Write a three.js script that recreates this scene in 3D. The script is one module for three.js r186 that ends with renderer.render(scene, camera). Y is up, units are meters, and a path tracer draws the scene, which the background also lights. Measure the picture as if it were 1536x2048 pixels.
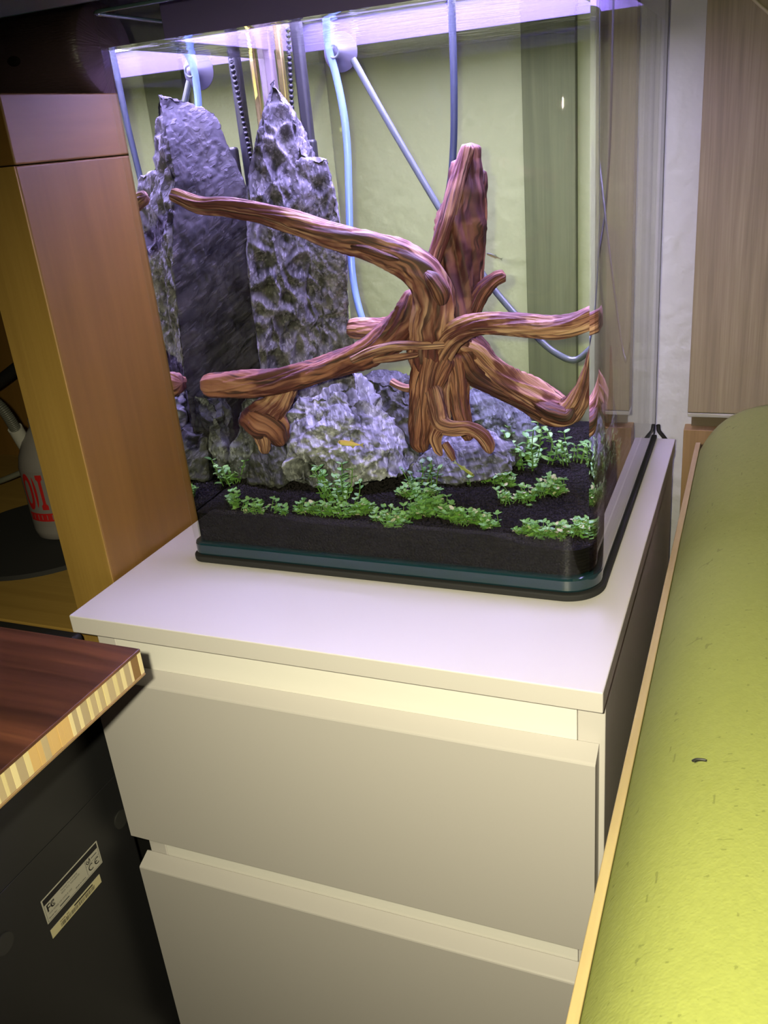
import * as THREE from 'three';
import { RoundedBoxGeometry } from 'three/addons/geometries/RoundedBoxGeometry.js';
import { mergeGeometries } from 'three/addons/utils/BufferGeometryUtils.js';
import { RectAreaLightUniformsLib } from 'three/addons/lights/RectAreaLightUniformsLib.js';

// ───────────────────────── camera, light, exposure ─────────────────────────
RectAreaLightUniformsLib.init();
const scene = new THREE.Scene();
const FOCAL = 1766;                                   // pixels, for the 1536 x 2048 frame
const camera = new THREE.PerspectiveCamera(2 * Math.atan(1024 / FOCAL) * 180 / Math.PI, 1536 / 2048, 0.02, 30);
camera.position.set(0.0676, 0.3156, 0.4439);
camera.rotation.order = 'YXZ';
camera.rotation.set(-0.405, 0.4196, -0.0971);
scene.add(camera);
camera.updateMatrixWorld(true);
scene.background = new THREE.Color(0x050506);
const renderer = new THREE.WebGLRenderer({ antialias: true });
renderer.toneMapping = THREE.LinearToneMapping;
renderer.toneMappingExposure = 1.0;
renderer.shadowMap.enabled = true;

const FLASH = 1.9, LAMP = 66;
const flash = new THREE.SpotLight(new THREE.Color().setRGB(1, 0.93, 0.62), FLASH, 0, 50 * Math.PI / 180, 1);   // the phone's own flash, beside its lens
flash.name = 'phone_flash';
flash.position.set(0.0676 - 0.022, 0.3156 + 0.012, 0.4439 + 0.005);
flash.target.position.copy(flash.position).add(new THREE.Vector3(0.17, -0.20, -1).applyQuaternion(camera.quaternion));
flash.castShadow = true; flash.shadow.radius = 0.25;
scene.add(flash, flash.target);

// ───────────────────────── helpers ─────────────────────────
const V = (x, y, z) => new THREE.Vector3(x, y, z);
function rng(seed) { let s = seed >>> 0; return () => { s = (s + 0x6d2b79f5) | 0; let t = Math.imul(s ^ (s >>> 15), 1 | s); t = (t + Math.imul(t ^ (t >>> 7), 61 | t)) ^ t; return ((t ^ (t >>> 14)) >>> 0) / 4294967296; }; }
const clamp = THREE.MathUtils.clamp, lerp = THREE.MathUtils.lerp, sst = THREE.MathUtils.smoothstep;
function h3(x, y, z) { let h = Math.imul(x, 374761393) ^ Math.imul(y, 668265263) ^ Math.imul(z, 2147483647 ^ 0x5bd1e995); h = Math.imul(h ^ (h >>> 13), 1274126177); h ^= h >>> 16; return (h >>> 0) / 4294967296; }
function vn(x, y, z) {                                 // value noise 0..1
  const i = Math.floor(x), j = Math.floor(y), k = Math.floor(z); let a = x - i, b = y - j, c = z - k;
  a = a * a * (3 - 2 * a); b = b * b * (3 - 2 * b); c = c * c * (3 - 2 * c);
  const L = lerp;
  return L(L(L(h3(i, j, k), h3(i + 1, j, k), a), L(h3(i, j + 1, k), h3(i + 1, j + 1, k), a), b), L(L(h3(i, j, k + 1), h3(i + 1, j, k + 1), a), L(h3(i, j + 1, k + 1), h3(i + 1, j + 1, k + 1), a), b), c);
}
function fbm(x, y, z, o = 4) { let s = 0, a = 0.5, n = 0; for (let i = 0; i < o; i++) { s += a * vn(x, y, z); n += a; a *= 0.5; x = x * 2.03 + 7.1; y = y * 2.03 + 3.7; z = z * 2.03 + 1.3; } return s / n; }
function worley(x, y, z) {                             // [F1, F2]
  const i = Math.floor(x), j = Math.floor(y), k = Math.floor(z); let f1 = 9, f2 = 9;
  for (let a = -1; a < 2; a++) for (let b = -1; b < 2; b++) for (let c = -1; c < 2; c++) {
    const X = i + a, Y = j + b, Z = k + c, dx = X + h3(X, Y, Z) - x, dy = Y + h3(X + 57, Y, Z) - y, dz = Z + h3(X, Y + 91, Z) - z, d = dx * dx + dy * dy + dz * dz;
    if (d < f1) { f2 = f1; f1 = d; } else if (d < f2) f2 = d;
  }
  return [Math.sqrt(f1), Math.sqrt(f2)];
}
// where the line of sight of a photograph pixel meets a plane
function ray(u, v) { return V((u - 768) / FOCAL, -(v - 1024) / FOCAL, -1).applyQuaternion(camera.quaternion); }
function cut(u, v, axis, value) { const d = ray(u, v), o = camera.position; return o.clone().addScaledVector(d, (value - o[axis]) / d[axis]); }
const atZ = (u, v, z) => cut(u, v, 'z', z), atY = (u, v, y) => cut(u, v, 'y', y), atX = (u, v, x) => cut(u, v, 'x', x);
const pxSize = (p) => camera.position.distanceTo(p) / FOCAL;

const used = new Map();
function numbered(n) { const k = used.get(n) || 0; used.set(n, k + 1); return k ? n + '_' + String(k).padStart(3, '0') : n; }
function shadowed(m) { m.castShadow = true; m.receiveShadow = true; return m; }
function thing(name, label, category, pos = [0, 0, 0], group) {
  const o = new THREE.Group(); o.name = numbered(name); o.position.set(...pos); o.userData = { label, category }; if (group) o.userData.group = group; scene.add(o); return o;
}
function part(name, geo, mat, parent, label) {         // geometry given in the parent's axes
  const m = shadowed(new THREE.Mesh(geo, mat)); m.name = name; if (label) m.userData.label = label; parent.add(m); return m;
}
function single(name, geo, mat, label, category, group) {
  const m = shadowed(new THREE.Mesh(geo, mat)); m.name = numbered(name); m.userData = { label, category }; if (group) m.userData.group = group; scene.add(m); return m;
}
function structure(name, geo, mat) { const m = shadowed(new THREE.Mesh(geo, mat)); m.name = name; m.userData.kind = 'structure'; scene.add(m); return m; }
// planar uv in metres from each face's main direction; along = axis that the texture's v follows
function metres(g, along = 'y') {
  g = g.index ? g.toNonIndexed() : g; const p = g.attributes.position, n = p.count, uv = new Float32Array(n * 2), A = V(), B = V(), C = V();
  for (let i = 0; i < n; i += 3) {
    A.fromBufferAttribute(p, i); B.fromBufferAttribute(p, i + 1); C.fromBufferAttribute(p, i + 2);
    const f = B.clone().sub(A).cross(C.clone().sub(A)), ax = Math.abs(f.x), ay = Math.abs(f.y), az = Math.abs(f.z);
    const drop = ax > ay && ax > az ? 'x' : ay > az ? 'y' : 'z', axes = ['x', 'y', 'z'].filter((q) => q !== drop);
    const vAxis = axes.includes(along) ? along : axes[1], uAxis = axes.find((q) => q !== vAxis);
    [A, B, C].forEach((q, k) => { uv[(i + k) * 2] = q[uAxis] + q[drop] * 0.37; uv[(i + k) * 2 + 1] = q[vAxis]; });
  }
  g.setAttribute('uv', new THREE.BufferAttribute(uv, 2)); return g;
}
function box(x0, x1, y0, y1, z0, z1, r = 0.0012, along = 'y') {
  const w = x1 - x0, h = y1 - y0, d = z1 - z0, g = r > 0 ? new RoundedBoxGeometry(w, h, d, 2, Math.min(r, w / 2.01, h / 2.01, d / 2.01)) : new THREE.BoxGeometry(w, h, d);
  g.translate((x0 + x1) / 2, (y0 + y1) / 2, (z0 + z1) / 2); return metres(g, along);
}
function extrudeX(profile, x0, x1, along = 'x') {      // profile: [z, y] points, swept from x0 to x1
  const s = new THREE.Shape(profile.map(([z, y]) => new THREE.Vector2(-z, y)));
  const g = new THREE.ExtrudeGeometry(s, { depth: x1 - x0, bevelEnabled: false }); g.rotateY(Math.PI / 2); g.translate(x0, 0, 0);
  return metres(g, along);
}
function dataTex(w, h, fn, srgb = true, rep = [1, 1]) {
  const d = new Uint8Array(w * h * 4);
  for (let y = 0; y < h; y++) for (let x = 0; x < w; x++) { const c = fn(x / w, y / h, x, y), o = (y * w + x) * 4; d[o] = clamp(c[0], 0, 255); d[o + 1] = clamp(c[1], 0, 255); d[o + 2] = clamp(c[2], 0, 255); d[o + 3] = 255; }
  const t = new THREE.DataTexture(d, w, h); t.magFilter = THREE.LinearFilter; t.minFilter = THREE.LinearFilter; t.wrapS = t.wrapT = THREE.MirroredRepeatWrapping; t.repeat.set(...rep);
  if (srgb) t.colorSpace = THREE.SRGBColorSpace; t.needsUpdate = true; return t;
}
const mix3 = (a, b, t) => [lerp(a[0], b[0], t), lerp(a[1], b[1], t), lerp(a[2], b[2], t)];
function canvasTex(w, h, draw) { const c = document.createElement('canvas'); c.width = w; c.height = h; draw(c.getContext('2d'), w, h); const t = new THREE.CanvasTexture(c); t.colorSpace = THREE.SRGBColorSpace; return t; }
const std = (o) => new THREE.MeshStandardMaterial(o), phys = (o) => new THREE.MeshPhysicalMaterial(o);
const rgb = (r, g, b) => new THREE.Color().setRGB(r, g, b);
function tubeAlong(pts, r, seg = 60, rad = 10, closed = false) { return new THREE.TubeGeometry(new THREE.CatmullRomCurve3(pts, closed, 'centripetal'), seg, r, rad, closed); }
function discs(a, b, r, n = 20) { const g = new THREE.CylinderGeometry(r, r, a.distanceTo(b), n); g.applyQuaternion(new THREE.Quaternion().setFromUnitVectors(V(0, 1, 0), b.clone().sub(a).normalize())); g.translate((a.x + b.x) / 2, (a.y + b.y) / 2, (a.z + b.z) / 2); return g; }

// ───────────────────────── materials ─────────────────────────
function woodTex(seed, light, dark, w, h, rep, streak = 60, wave = 3) {
  return dataTex(w, h, (u, v) => {
    const warp = fbm(u * 4, v * wave, seed, 3) * 0.25, a = fbm((u + warp * 0.2) * streak, v * 2.5, seed + 5, 4), b = fbm(u * streak * 5, v * 14, seed + 9, 3), c = fbm(u * 3, v * 1.2, seed + 2, 3);
    return mix3(dark, light, clamp(0.15 + a * 0.55 + b * 0.35 + (c - 0.5) * 0.5, 0, 1));
  }, true, rep);
}
const M = {};
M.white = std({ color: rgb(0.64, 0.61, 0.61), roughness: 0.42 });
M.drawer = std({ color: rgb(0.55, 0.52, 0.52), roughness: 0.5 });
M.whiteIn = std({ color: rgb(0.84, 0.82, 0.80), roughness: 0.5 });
M.orange = std({ map: woodTex(11, [130, 95, 42], [102, 73, 28], 512, 512, [2, 1], 22, 2), roughness: 0.5 });
M.orangeEdge = std({ map: woodTex(17, [164, 132, 66], [132, 102, 44], 512, 512, [3, 1.2], 40, 2), roughness: 0.6 });
M.oakGrey = std({ map: woodTex(23, [156, 143, 116], [84, 73, 57], 512, 1024, [3.2, 1.5], 55, 3), roughness: 0.62 });
M.oakLow = std({ map: woodTex(29, [154, 126, 84], [108, 84, 54], 512, 512, [3, 1.5], 40, 3), roughness: 0.6 });
M.board = std({ map: woodTex(31, [112, 114, 108], [78, 80, 76], 512, 1024, [4, 1.5], 60, 3), roughness: 0.7 });
M.desk = std({ roughness: 0.42, map: dataTex(1024, 1024, (u, v) => {       // the grain runs along v
  const w = fbm(u * 5, v * 3, 2, 3) * 0.08, a = fbm((u + w) * 40, v * 3, 37, 4), b = fbm((u + w) * 160, v * 9, 51, 3), c = fbm((u + w) * 90, v * 5, 77, 2);
  let k = mix3([40, 22, 14], [104, 62, 38], clamp(a * 1.1 + (b - 0.5) * 0.7 - 0.05, 0, 1)); if (c > 0.7) k = mix3(k, [140, 92, 56], (c - 0.7) * 4); return k;
}, true, [1.6, 1.2]) });
M.black = std({ color: rgb(0.012, 0.012, 0.012), roughness: 0.55 });
M.blackIron = std({ color: rgb(0.016, 0.016, 0.018), roughness: 0.45 });
M.rubber = std({ color: rgb(0.012, 0.012, 0.013), roughness: 0.8 });
M.wall = std({ color: rgb(0.39, 0.393, 0.388), roughness: 0.9, bumpScale: 0.0016, bumpMap: dataTex(512, 512, (u, v) => { const n = fbm(u * 40, v * 40, 3, 4) * 255; return [n, n, n]; }, false, [2.5, 2.5]) });
M.room = std({ color: rgb(0.45, 0.43, 0.40), roughness: 0.9 });
M.floor = std({ map: woodTex(41, [120, 84, 52], [80, 54, 32], 512, 512, [1, 1], 30, 2), roughness: 0.6 });

// ───────────────────────── the room ─────────────────────────
const WALL_Z = -0.50;
structure('wall_back', box(-2.4, 1.6, -0.66, 1.9, WALL_Z - 0.12, WALL_Z, 0), M.wall);
structure('wall_front', box(-2.4, 1.6, -0.66, 1.9, 2.2, 2.32, 0), M.room);
structure('wall_left', box(-2.52, -2.4, -0.66, 1.9, WALL_Z, 2.2, 0), M.room);
structure('wall_right', box(1.6, 1.72, -0.66, 1.9, WALL_Z, 2.2, 0), M.room);
structure('ceiling', box(-2.4, 1.6, 1.9, 2.0, WALL_Z, 2.2, 0), M.room);
structure('floor', box(-2.4, 1.6, -0.76, -0.66, WALL_Z, 2.2, 0, 'z'), M.floor);

// ───────────────────────── drawer unit ─────────────────────────
const unit = thing('drawer_unit', 'cream white drawer unit with overhanging top carrying the aquarium', 'drawer unit', [0, -0.66, 0]);
const UY = 0.66;                                        // parts are written with the top board's surface at y = 0
const up = (g) => g.translate(0, UY, 0);
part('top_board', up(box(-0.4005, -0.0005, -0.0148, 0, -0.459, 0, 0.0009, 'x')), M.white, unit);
for (const x of [-0.398, -0.0195]) part('side_panel', up(box(x, x + 0.0175, -0.66, -0.0148, -0.455, -0.0205, 0.0008)), M.white, unit);
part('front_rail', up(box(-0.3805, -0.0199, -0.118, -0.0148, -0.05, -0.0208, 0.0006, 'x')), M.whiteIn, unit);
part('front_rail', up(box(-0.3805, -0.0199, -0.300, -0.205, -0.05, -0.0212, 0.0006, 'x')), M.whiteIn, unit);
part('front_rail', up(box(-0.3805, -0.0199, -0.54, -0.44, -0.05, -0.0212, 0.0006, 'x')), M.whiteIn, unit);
part('back_panel', up(box(-0.3805, -0.0195, -0.655, -0.0148, -0.455, -0.449, 0)), M.white, unit);
part('plinth', up(box(-0.3805, -0.0195, -0.66, -0.60, -0.06, -0.035, 0.001)), M.white, unit);
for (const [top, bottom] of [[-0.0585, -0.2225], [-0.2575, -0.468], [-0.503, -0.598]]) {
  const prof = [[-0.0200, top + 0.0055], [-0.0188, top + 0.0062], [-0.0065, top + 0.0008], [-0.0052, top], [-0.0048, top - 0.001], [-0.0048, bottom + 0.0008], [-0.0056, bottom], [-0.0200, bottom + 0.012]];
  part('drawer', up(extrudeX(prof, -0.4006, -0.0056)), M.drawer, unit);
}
// ───────────────────────── right hand wood panel and the wall board ─────────────────────────
const panel = thing('wood_panel', 'tall grey brown wood grain panel standing against the wall right of the aquarium', 'panel', [0, -0.66, 0]);
part('upper_panel', box(0.0085, 0.62, 0.022 + UY, 1.15 + UY, -0.499, -0.48, 0.0008), M.oakGrey, panel);
part('edge_trim', box(0.0085, 0.62, 0.0175 + UY, 0.0215 + UY, -0.499, -0.479, 0.0005, 'x'), std({ color: rgb(0.42, 0.41, 0.39), roughness: 0.4, metalness: 0.3 }), panel);
part('lower_panel', box(0.0055, 0.62, 0, 0.0035 + UY, -0.499, -0.4785, 0.0008), M.oakLow, panel);
part('gap_strip', box(0.012, 0.62, 0.0036 + UY, 0.0174 + UY, -0.499, -0.493, 0), std({ color: rgb(0.10, 0.075, 0.05), roughness: 0.8 }), panel);
single('wall_board', box(-0.159, -0.107, -0.655, 1.15, -0.4995, -0.488, 0.001), M.board, 'narrow grey upright board on the wall seen through the right of the water', 'board');

// ───────────────────────── orange wooden cabinet on the left ─────────────────────────
const cab = thing('wooden_cabinet', 'open orange wood cabinet left of the white drawer unit', 'cabinet', [0, -0.66, 0]);
part('base', up(box(-1.25, -0.4105, -0.66, -0.0855, -0.46, -0.085, 0.0015)), M.black, cab, 'added black block for the dark under the cabinet');  // added black block, painting in the darkness below the cabinet
part('side_panel', up(box(-0.4505, -0.4045, -0.085, 0.3165, -0.46, -0.0595, 0.0015)), M.orange, cab);
part('edge_strip', up(box(-0.4505, -0.4050, -0.085, 0.3165, -0.0598, -0.0585, 0.0004)), M.orangeEdge, cab, 'pale yellow front edge of the side panel');
part('top_panel', up(box(-1.25, -0.4043, 0.3172, 0.3615, -0.46, -0.0595, 0.0015, 'x')), M.orange, cab);
part('floor_panel', up(box(-1.25, -0.4505, -0.085, -0.060, -0.46, -0.064, 0.0012, 'x')), M.orangeEdge, cab);
part('back_panel', up(box(-1.25, -0.4505, -0.060, 0.317, -0.46, -0.452, 0)), M.orange, cab);
part('side_panel', up(box(-1.25, -1.205, -0.085, 0.3165, -0.46, -0.0595, 0.0015)), M.orange, cab);

// ───────────────────────── green sofa arm ─────────────────────────
M.felt = phys({ color: rgb(0.215, 0.238, 0.062), roughness: 1, specularIntensity: 0.15, bumpScale: 0.00012,
  map: dataTex(512, 512, (u, v) => { const n = fbm(u * 90, v * 90, 4, 3), s = vn(u * 70, v * 70, 9) > 0.955 ? 0.72 : 1; const k = (222 + (n - 0.5) * 30) * s; return [k, k, k]; }, false, [6, 6]),
  bumpMap: dataTex(512, 512, (u, v) => { const n = fbm(u * 160, v * 160, 8, 2) * 255; return [n, n, n]; }, false, [8, 8]) });
const sofa = thing('sofa', 'lime green felt covered sofa arm with a bare board edge beside the drawer unit', 'sofa', [0.03, -0.66, 0]);
{
  // the padded arm: a cross-section that rises from the board's edge, swept along z and rounded down at its far end
  const nz = 90, nx = 60, pos = [], idx = [];
  for (let j = 0; j <= nz; j++) {
    const t = j / nz, z = lerp(0.62, -0.345, t), end = clamp((z + 0.345) / 0.03, 0, 1), drop = (1 - Math.sqrt(1 - (1 - end) ** 2)) * 0.05;
    for (let i = 0; i <= nx; i++) {
      const s = i / nx, x = s * s * 0.62, rise = 0.046 * (1 - Math.exp(-x / 0.019)) + 0.012 * sst(x, 0.03, 0.3) + (fbm(x * 14, z * 7, 2, 2) - 0.5) * 0.004;
      pos.push(x, UY + 0.0395 + rise - drop, z);
    }
  }
  for (let j = 0; j < nz; j++) for (let i = 0; i < nx; i++) { const a = j * (nx + 1) + i, b = a + nx + 1; idx.push(a, a + 1, b, b, a + 1, b + 1); }
  // close it: rim down to a base so that it has a body
  const ring = []; for (let i = 0; i <= nx; i++) ring.push(i); for (let j = 1; j <= nz; j++) ring.push(j * (nx + 1) + nx); for (let i = nx - 1; i >= 0; i--) ring.push(nz * (nx + 1) + i); for (let j = nz - 1; j > 0; j--) ring.push(j * (nx + 1));
  const base = pos.length / 3; ring.forEach((k) => pos.push(pos[k * 3], UY - 0.06, pos[k * 3 + 2]));
  for (let k = 0; k < ring.length; k++) { const a = ring[k], b = ring[(k + 1) % ring.length], c = base + k, d = base + (k + 1) % ring.length; idx.push(a, c, b, b, c, d); }
  const g = new THREE.BufferGeometry(); g.setAttribute('position', new THREE.Float32BufferAttribute(pos, 3)); g.setIndex(idx); g.computeVertexNormals();
  const uv = []; for (let k = 0; k < pos.length; k += 3) uv.push(pos[k], pos[k + 2]); g.setAttribute('uv', new THREE.Float32BufferAttribute(uv, 2));
  part('arm_pad', g, M.felt, sofa);
  part('edge_board', box(-0.0042, 0, 0, UY + 0.041, -0.335, 0.62, 0.0006, 'z'), std({ map: woodTex(43, [162, 145, 98], [120, 102, 64], 256, 512, [6, 3], 20, 6), roughness: 0.8 }), sofa, 'bare tan board edge');
  part('arm_base', box(0.001, 0.62, 0, UY - 0.055, -0.33, 0.62, 0.002), M.felt, sofa);
}
single('fibre', tubeAlong([[1385, 1522], [1391, 1519], [1400, 1518.5], [1411, 1520]].map(([u, v]) => atY(u, v, 0.0835)), 0.0005, 24, 6), M.black, 'small dark curved fibre lying on the green felt', 'fibre');

// ───────────────────────── desk ─────────────────────────
{
  const DX = -0.2541, DZ = 0.0927, DT = 0.050, DB = 0.0318;
  const desk = thing('desk', 'dark brown desk top with a striped laminated end at the left', 'desk', [DX, -0.66, DZ]);
  const L = (g) => g.translate(-DX, UY, -DZ);
  part('top_veneer', L(box(-1.2, DX, DT - 0.0022, DT, DZ, 0.62, 0.0006, 'x')), M.desk, desk);
  part('bottom_veneer', L(box(-1.2, DX, DB, DB + 0.0018, DZ, 0.62, 0.0006, 'x')), M.oakLow, desk);
  const R = rng(5), tones = [[0.62, 0.52, 0.26], [0.42, 0.33, 0.19], [0.50, 0.37, 0.19], [0.66, 0.56, 0.30], [0.38, 0.30, 0.18], [0.55, 0.36, 0.14]].map((c) => std({ color: rgb(...c), roughness: 0.7 }));
  const dark = std({ color: rgb(0.20, 0.11, 0.035), roughness: 0.6 });
  let z = DZ, k = 0;
  while (z < 0.31) {
    const w = k === 1 ? 0.0062 : k % 2 ? 0.0036 + R() * 0.0022 : 0.0022 + R() * 0.0014, m = k === 1 ? dark : z > 0.15 && z < 0.185 && R() < 0.6 ? tones[5] : tones[k % 2 ? (R() < 0.5 ? 1 : 4) : (R() < 0.5 ? 0 : 3)];
    part('core_strip', L(box(-1.2, DX - 0.0004 - R() * 0.0004, DB + 0.0018, DT - 0.0022, z, z + w, 0.0002, 'x')), m, desk);
    z += w; k++;
  }
  part('core_block', L(box(-1.2, DX - 0.0004, DB + 0.0018, DT - 0.0022, z, 0.62, 0.0002, 'x')), tones[2], desk);
}
// ───────────────────────── computer tower ─────────────────────────
{
  const X = -0.42, T = thing('computer_tower', 'black computer tower under the desk with two regulatory stickers on its side', 'computer', [X, -0.66, 0.05]);
  const L = (g) => g.translate(-X, UY, -0.05);
  part('case', L(box(X - 0.19, X - 0.0012, -0.62, -0.035, -0.03, 0.34, 0.004)), M.black, T);
  part('side_cover', L(box(X - 0.0014, X, -0.175, -0.04, -0.026, 0.336, 0.0005)), M.blackIron, T);
  part('side_cover', L(box(X - 0.0014, X, -0.615, -0.1757, -0.026, 0.336, 0.0005)), M.blackIron, T);
  for (const z of [0.02, 0.30]) for (const x of [X - 0.17, X - 0.03]) part('foot', L(box(x, x + 0.02, -0.66, -0.62, z, z + 0.03, 0.002)), M.rubber, T);
  for (const [u, v] of [[241, 1638], [8, 1887]]) { const p = atX(u, v, X); part('screw_cap', L(discs(p, p.clone().add(V(0.0012, 0, 0)), 0.0085, 28)), std({ color: rgb(0.03, 0.03, 0.03), roughness: 0.5 }), T); }
  const plate = (name, z0, z1, y0, y1, tex, label) => {
    const g = new THREE.BoxGeometry(z0 - z1, y0 - y1, 0.0004); g.rotateY(Math.PI / 2); g.translate(X + 0.0003, (y0 + y1) / 2, (z0 + z1) / 2);
    const paper = std({ color: rgb(0.5, 0.48, 0.42), roughness: 0.6 });
    const m = part(name, L(g), [paper, paper, paper, paper, std({ map: tex, roughness: 0.55 }), paper], T, label);
    return m;
  };
  const T1 = canvasTex(1024, 384, (c, w, h) => {
    c.fillStyle = '#b9b6ac'; c.fillRect(0, 0, w, h); c.fillStyle = '#17151a'; c.fillRect(22, 18, w - 44, 82);
    c.strokeStyle = '#2a2830'; c.lineWidth = 4; c.strokeRect(20, 16, w - 40, h - 34);
    c.fillStyle = '#6f6c70'; c.font = 'bold 34px sans-serif'; c.fillText('· ·············· ·· ·······', 250, 74);
    c.fillStyle = '#17151a'; c.font = 'bold 150px sans-serif'; c.fillText('F', 36, 232); c.font = 'bold 132px sans-serif'; c.fillText('C', 104, 226); c.font = 'bold 70px sans-serif'; c.fillText('C', 140, 202);
    c.font = '38px sans-serif'; c.fillText('Tested To Comply', 300, 150); c.fillText('With FCC Standards', 300, 196); c.font = '34px sans-serif'; c.fillText('FOR HOME OR OFFICE USE', 60, 282);
    c.font = 'bold 28px sans-serif'; c.fillText('Model No.:', 40, 338); c.fillStyle = '#555'; c.fillRect(230, 318, 170, 20); c.fillStyle = '#17151a'; c.fillText('Made in China', 520, 338);
    c.fillRect(752, 104, 4, 240); c.fillRect(752, 206, 250, 4);
    c.lineWidth = 12; c.strokeStyle = '#17151a'; c.beginPath(); c.arc(808, 156, 34, -0.9, 4.2); c.stroke(); c.beginPath(); c.moveTo(796, 150); c.lineTo(810, 170); c.lineTo(838, 118); c.stroke();
    c.fillStyle = '#555'; c.fillRect(862, 146, 110, 16);
    c.lineWidth = 15; c.beginPath(); c.arc(838, 272, 44, 0.9, 5.4); c.stroke(); c.beginPath(); c.arc(952, 272, 44, 0.9, 5.4); c.stroke(); c.beginPath(); c.moveTo(912, 272); c.lineTo(950, 272); c.stroke();
  });
  plate('approval_sticker', 0.0835, 0.0156, -0.2140, -0.2380, T1, 'silver sticker with FCC and CE marks');
  const T2 = canvasTex(1024, 160, (c, w, h) => {
    c.fillStyle = '#cfc6a0'; c.fillRect(0, 0, w, h); c.fillStyle = '#2b2622'; c.font = 'bold 34px sans-serif'; c.fillText('SERIAL  NO.', 180, 50); c.fillRect(470, 24, 390, 28);
    const R = rng(8); for (let x = 180; x < 880;) { const k = 3 + R() * 9; c.fillRect(x, 66, k, 70); x += k + 3 + R() * 8; }
  });
  plate('barcode_sticker', 0.0832, 0.0222, -0.2452, -0.2540, T2, 'cream sticker with a barcode');
}

// ───────────────────────── aquarium ─────────────────────────
const XL = -0.3552, XR = -0.0208, ZF = -0.1034, ZB = -0.4550, RIM = 0.4047, WATER = 0.3835, BASE = 0.0172, MAT = 0.0055, RC = 0.026, RCL = 0.010;
// outline of the tank in plan, seen from above, from the back left corner round the front to the back right corner; inset shrinks it
function outline(inset, n = 14) {
  const pts = [], rl = RCL - inset, rr = RC - inset, xl = XL + inset, xr = XR - inset, zf = ZF - inset;
  pts.push([xl, ZB]);
  for (let i = 0; i <= n; i++) { const a = Math.PI - (i / n) * Math.PI / 2; pts.push([xl + rl + rl * Math.cos(a), zf - rl + rl * Math.sin(a)]); }
  for (let i = 0; i <= n * 2; i++) { const a = Math.PI / 2 - (i / (n * 2)) * Math.PI / 2; pts.push([xr - rr + rr * Math.cos(a), zf - rr + rr * Math.sin(a)]); }
  pts.push([xr, ZB]);
  return pts;
}
function slab(inset, y0, y1, bevel = 0) {               // a solid with the tank's outline
  const pts = outline(inset), s = new THREE.Shape(pts.map(([x, z]) => new THREE.Vector2(x, -z)));
  const g = new THREE.ExtrudeGeometry(s, { depth: y1 - y0 - 2 * bevel, bevelEnabled: bevel > 0, bevelThickness: bevel, bevelSize: bevel, bevelOffset: -bevel, bevelSegments: 2 });
  g.rotateX(-Math.PI / 2); g.translate(0, y0 + bevel, 0); return g;
}
// the upright sheet over part of an outline, with smooth normals pointing out of the tank
function sheet(inset, y0, y1, from, to, n = 14) {
  const pts = outline(inset, n).slice(from, to + 1), pos = [], nor = [], uv = [], idx = []; let run = 0;
  const full = outline(inset, n), normalAt = (k) => {
    const rl = RCL - inset, rr = RC - inset, xl = XL + inset, xr = XR - inset, zf = ZF - inset, [x, z] = full[k];
    if (k <= 1) return [-1, 0]; if (k >= full.length - 2) return [1, 0];
    if (k <= n + 1) { const a = [x - (xl + rl), z - (zf - rl)], l = Math.hypot(...a); return [a[0] / l, a[1] / l]; }
    const a = [x - (xr - rr), z - (zf - rr)], l = Math.hypot(...a); return [a[0] / l, a[1] / l];
  };
  pts.forEach(([x, z], i) => {
    if (i) run += Math.hypot(x - pts[i - 1][0], z - pts[i - 1][1]);
    const [nx, nz] = normalAt(from + i);
    for (const y of [y0, y1]) { pos.push(x, y, z); nor.push(nx, 0, nz); uv.push(run, y); }
    if (i) { const a = (i - 1) * 2; idx.push(a, a + 2, a + 1, a + 1, a + 2, a + 3); }
  });
  const g = new THREE.BufferGeometry(); g.setAttribute('position', new THREE.Float32BufferAttribute(pos, 3)); g.setAttribute('normal', new THREE.Float32BufferAttribute(nor, 3)); g.setAttribute('uv', new THREE.Float32BufferAttribute(uv, 2)); g.setIndex(idx); return g;
}
const NP = outline(0).length, K_L = 1, K_FL = 15, K_FR = 16, K_R = NP - 2;   // left sheet ends, front begins, front ends, right begins
M.pane = phys({ color: rgb(0.985, 1.0, 0.975), transmission: 1, thickness: 0, roughness: 0, ior: 1.5, specularIntensity: 0.4 });
M.teal = phys({ color: rgb(0.006, 0.026, 0.034), roughness: 0.08, clearcoat: 0.6, clearcoatRoughness: 0.05, ior: 1.5 });
M.seam = std({ color: rgb(0.012, 0.014, 0.03), roughness: 0.25 });
single('foam_mat', slab(-0.002, 0.0002, MAT, 0.0012), M.rubber, 'thin black foam mat between the aquarium and the white drawer unit', 'mat');
const tank = thing('aquarium', 'glass aquarium with rounded front corners on the cream drawer unit', 'aquarium', [0, 0, 0]);
part('base_glass', slab(0.0006, MAT + 0.0002, BASE, 0.002), M.teal, tank, 'thick teal glass base');
const K_B = K_FR + 17;                                   // the bent corner turns well to the side from here on
part('bent_glass', sheet(0, BASE, RIM, 0, K_B), M.pane, tank);
part('side_glass', sheet(0, BASE, RIM, K_B, NP - 1), phys({ color: rgb(0.62, 0.59, 0.56), transmission: 1, thickness: 0, roughness: 0, ior: 1.7 }), tank, 'right side tinted darker in place of dim reflections');  // the dark tint paints in the dim look of the side reflections
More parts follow.
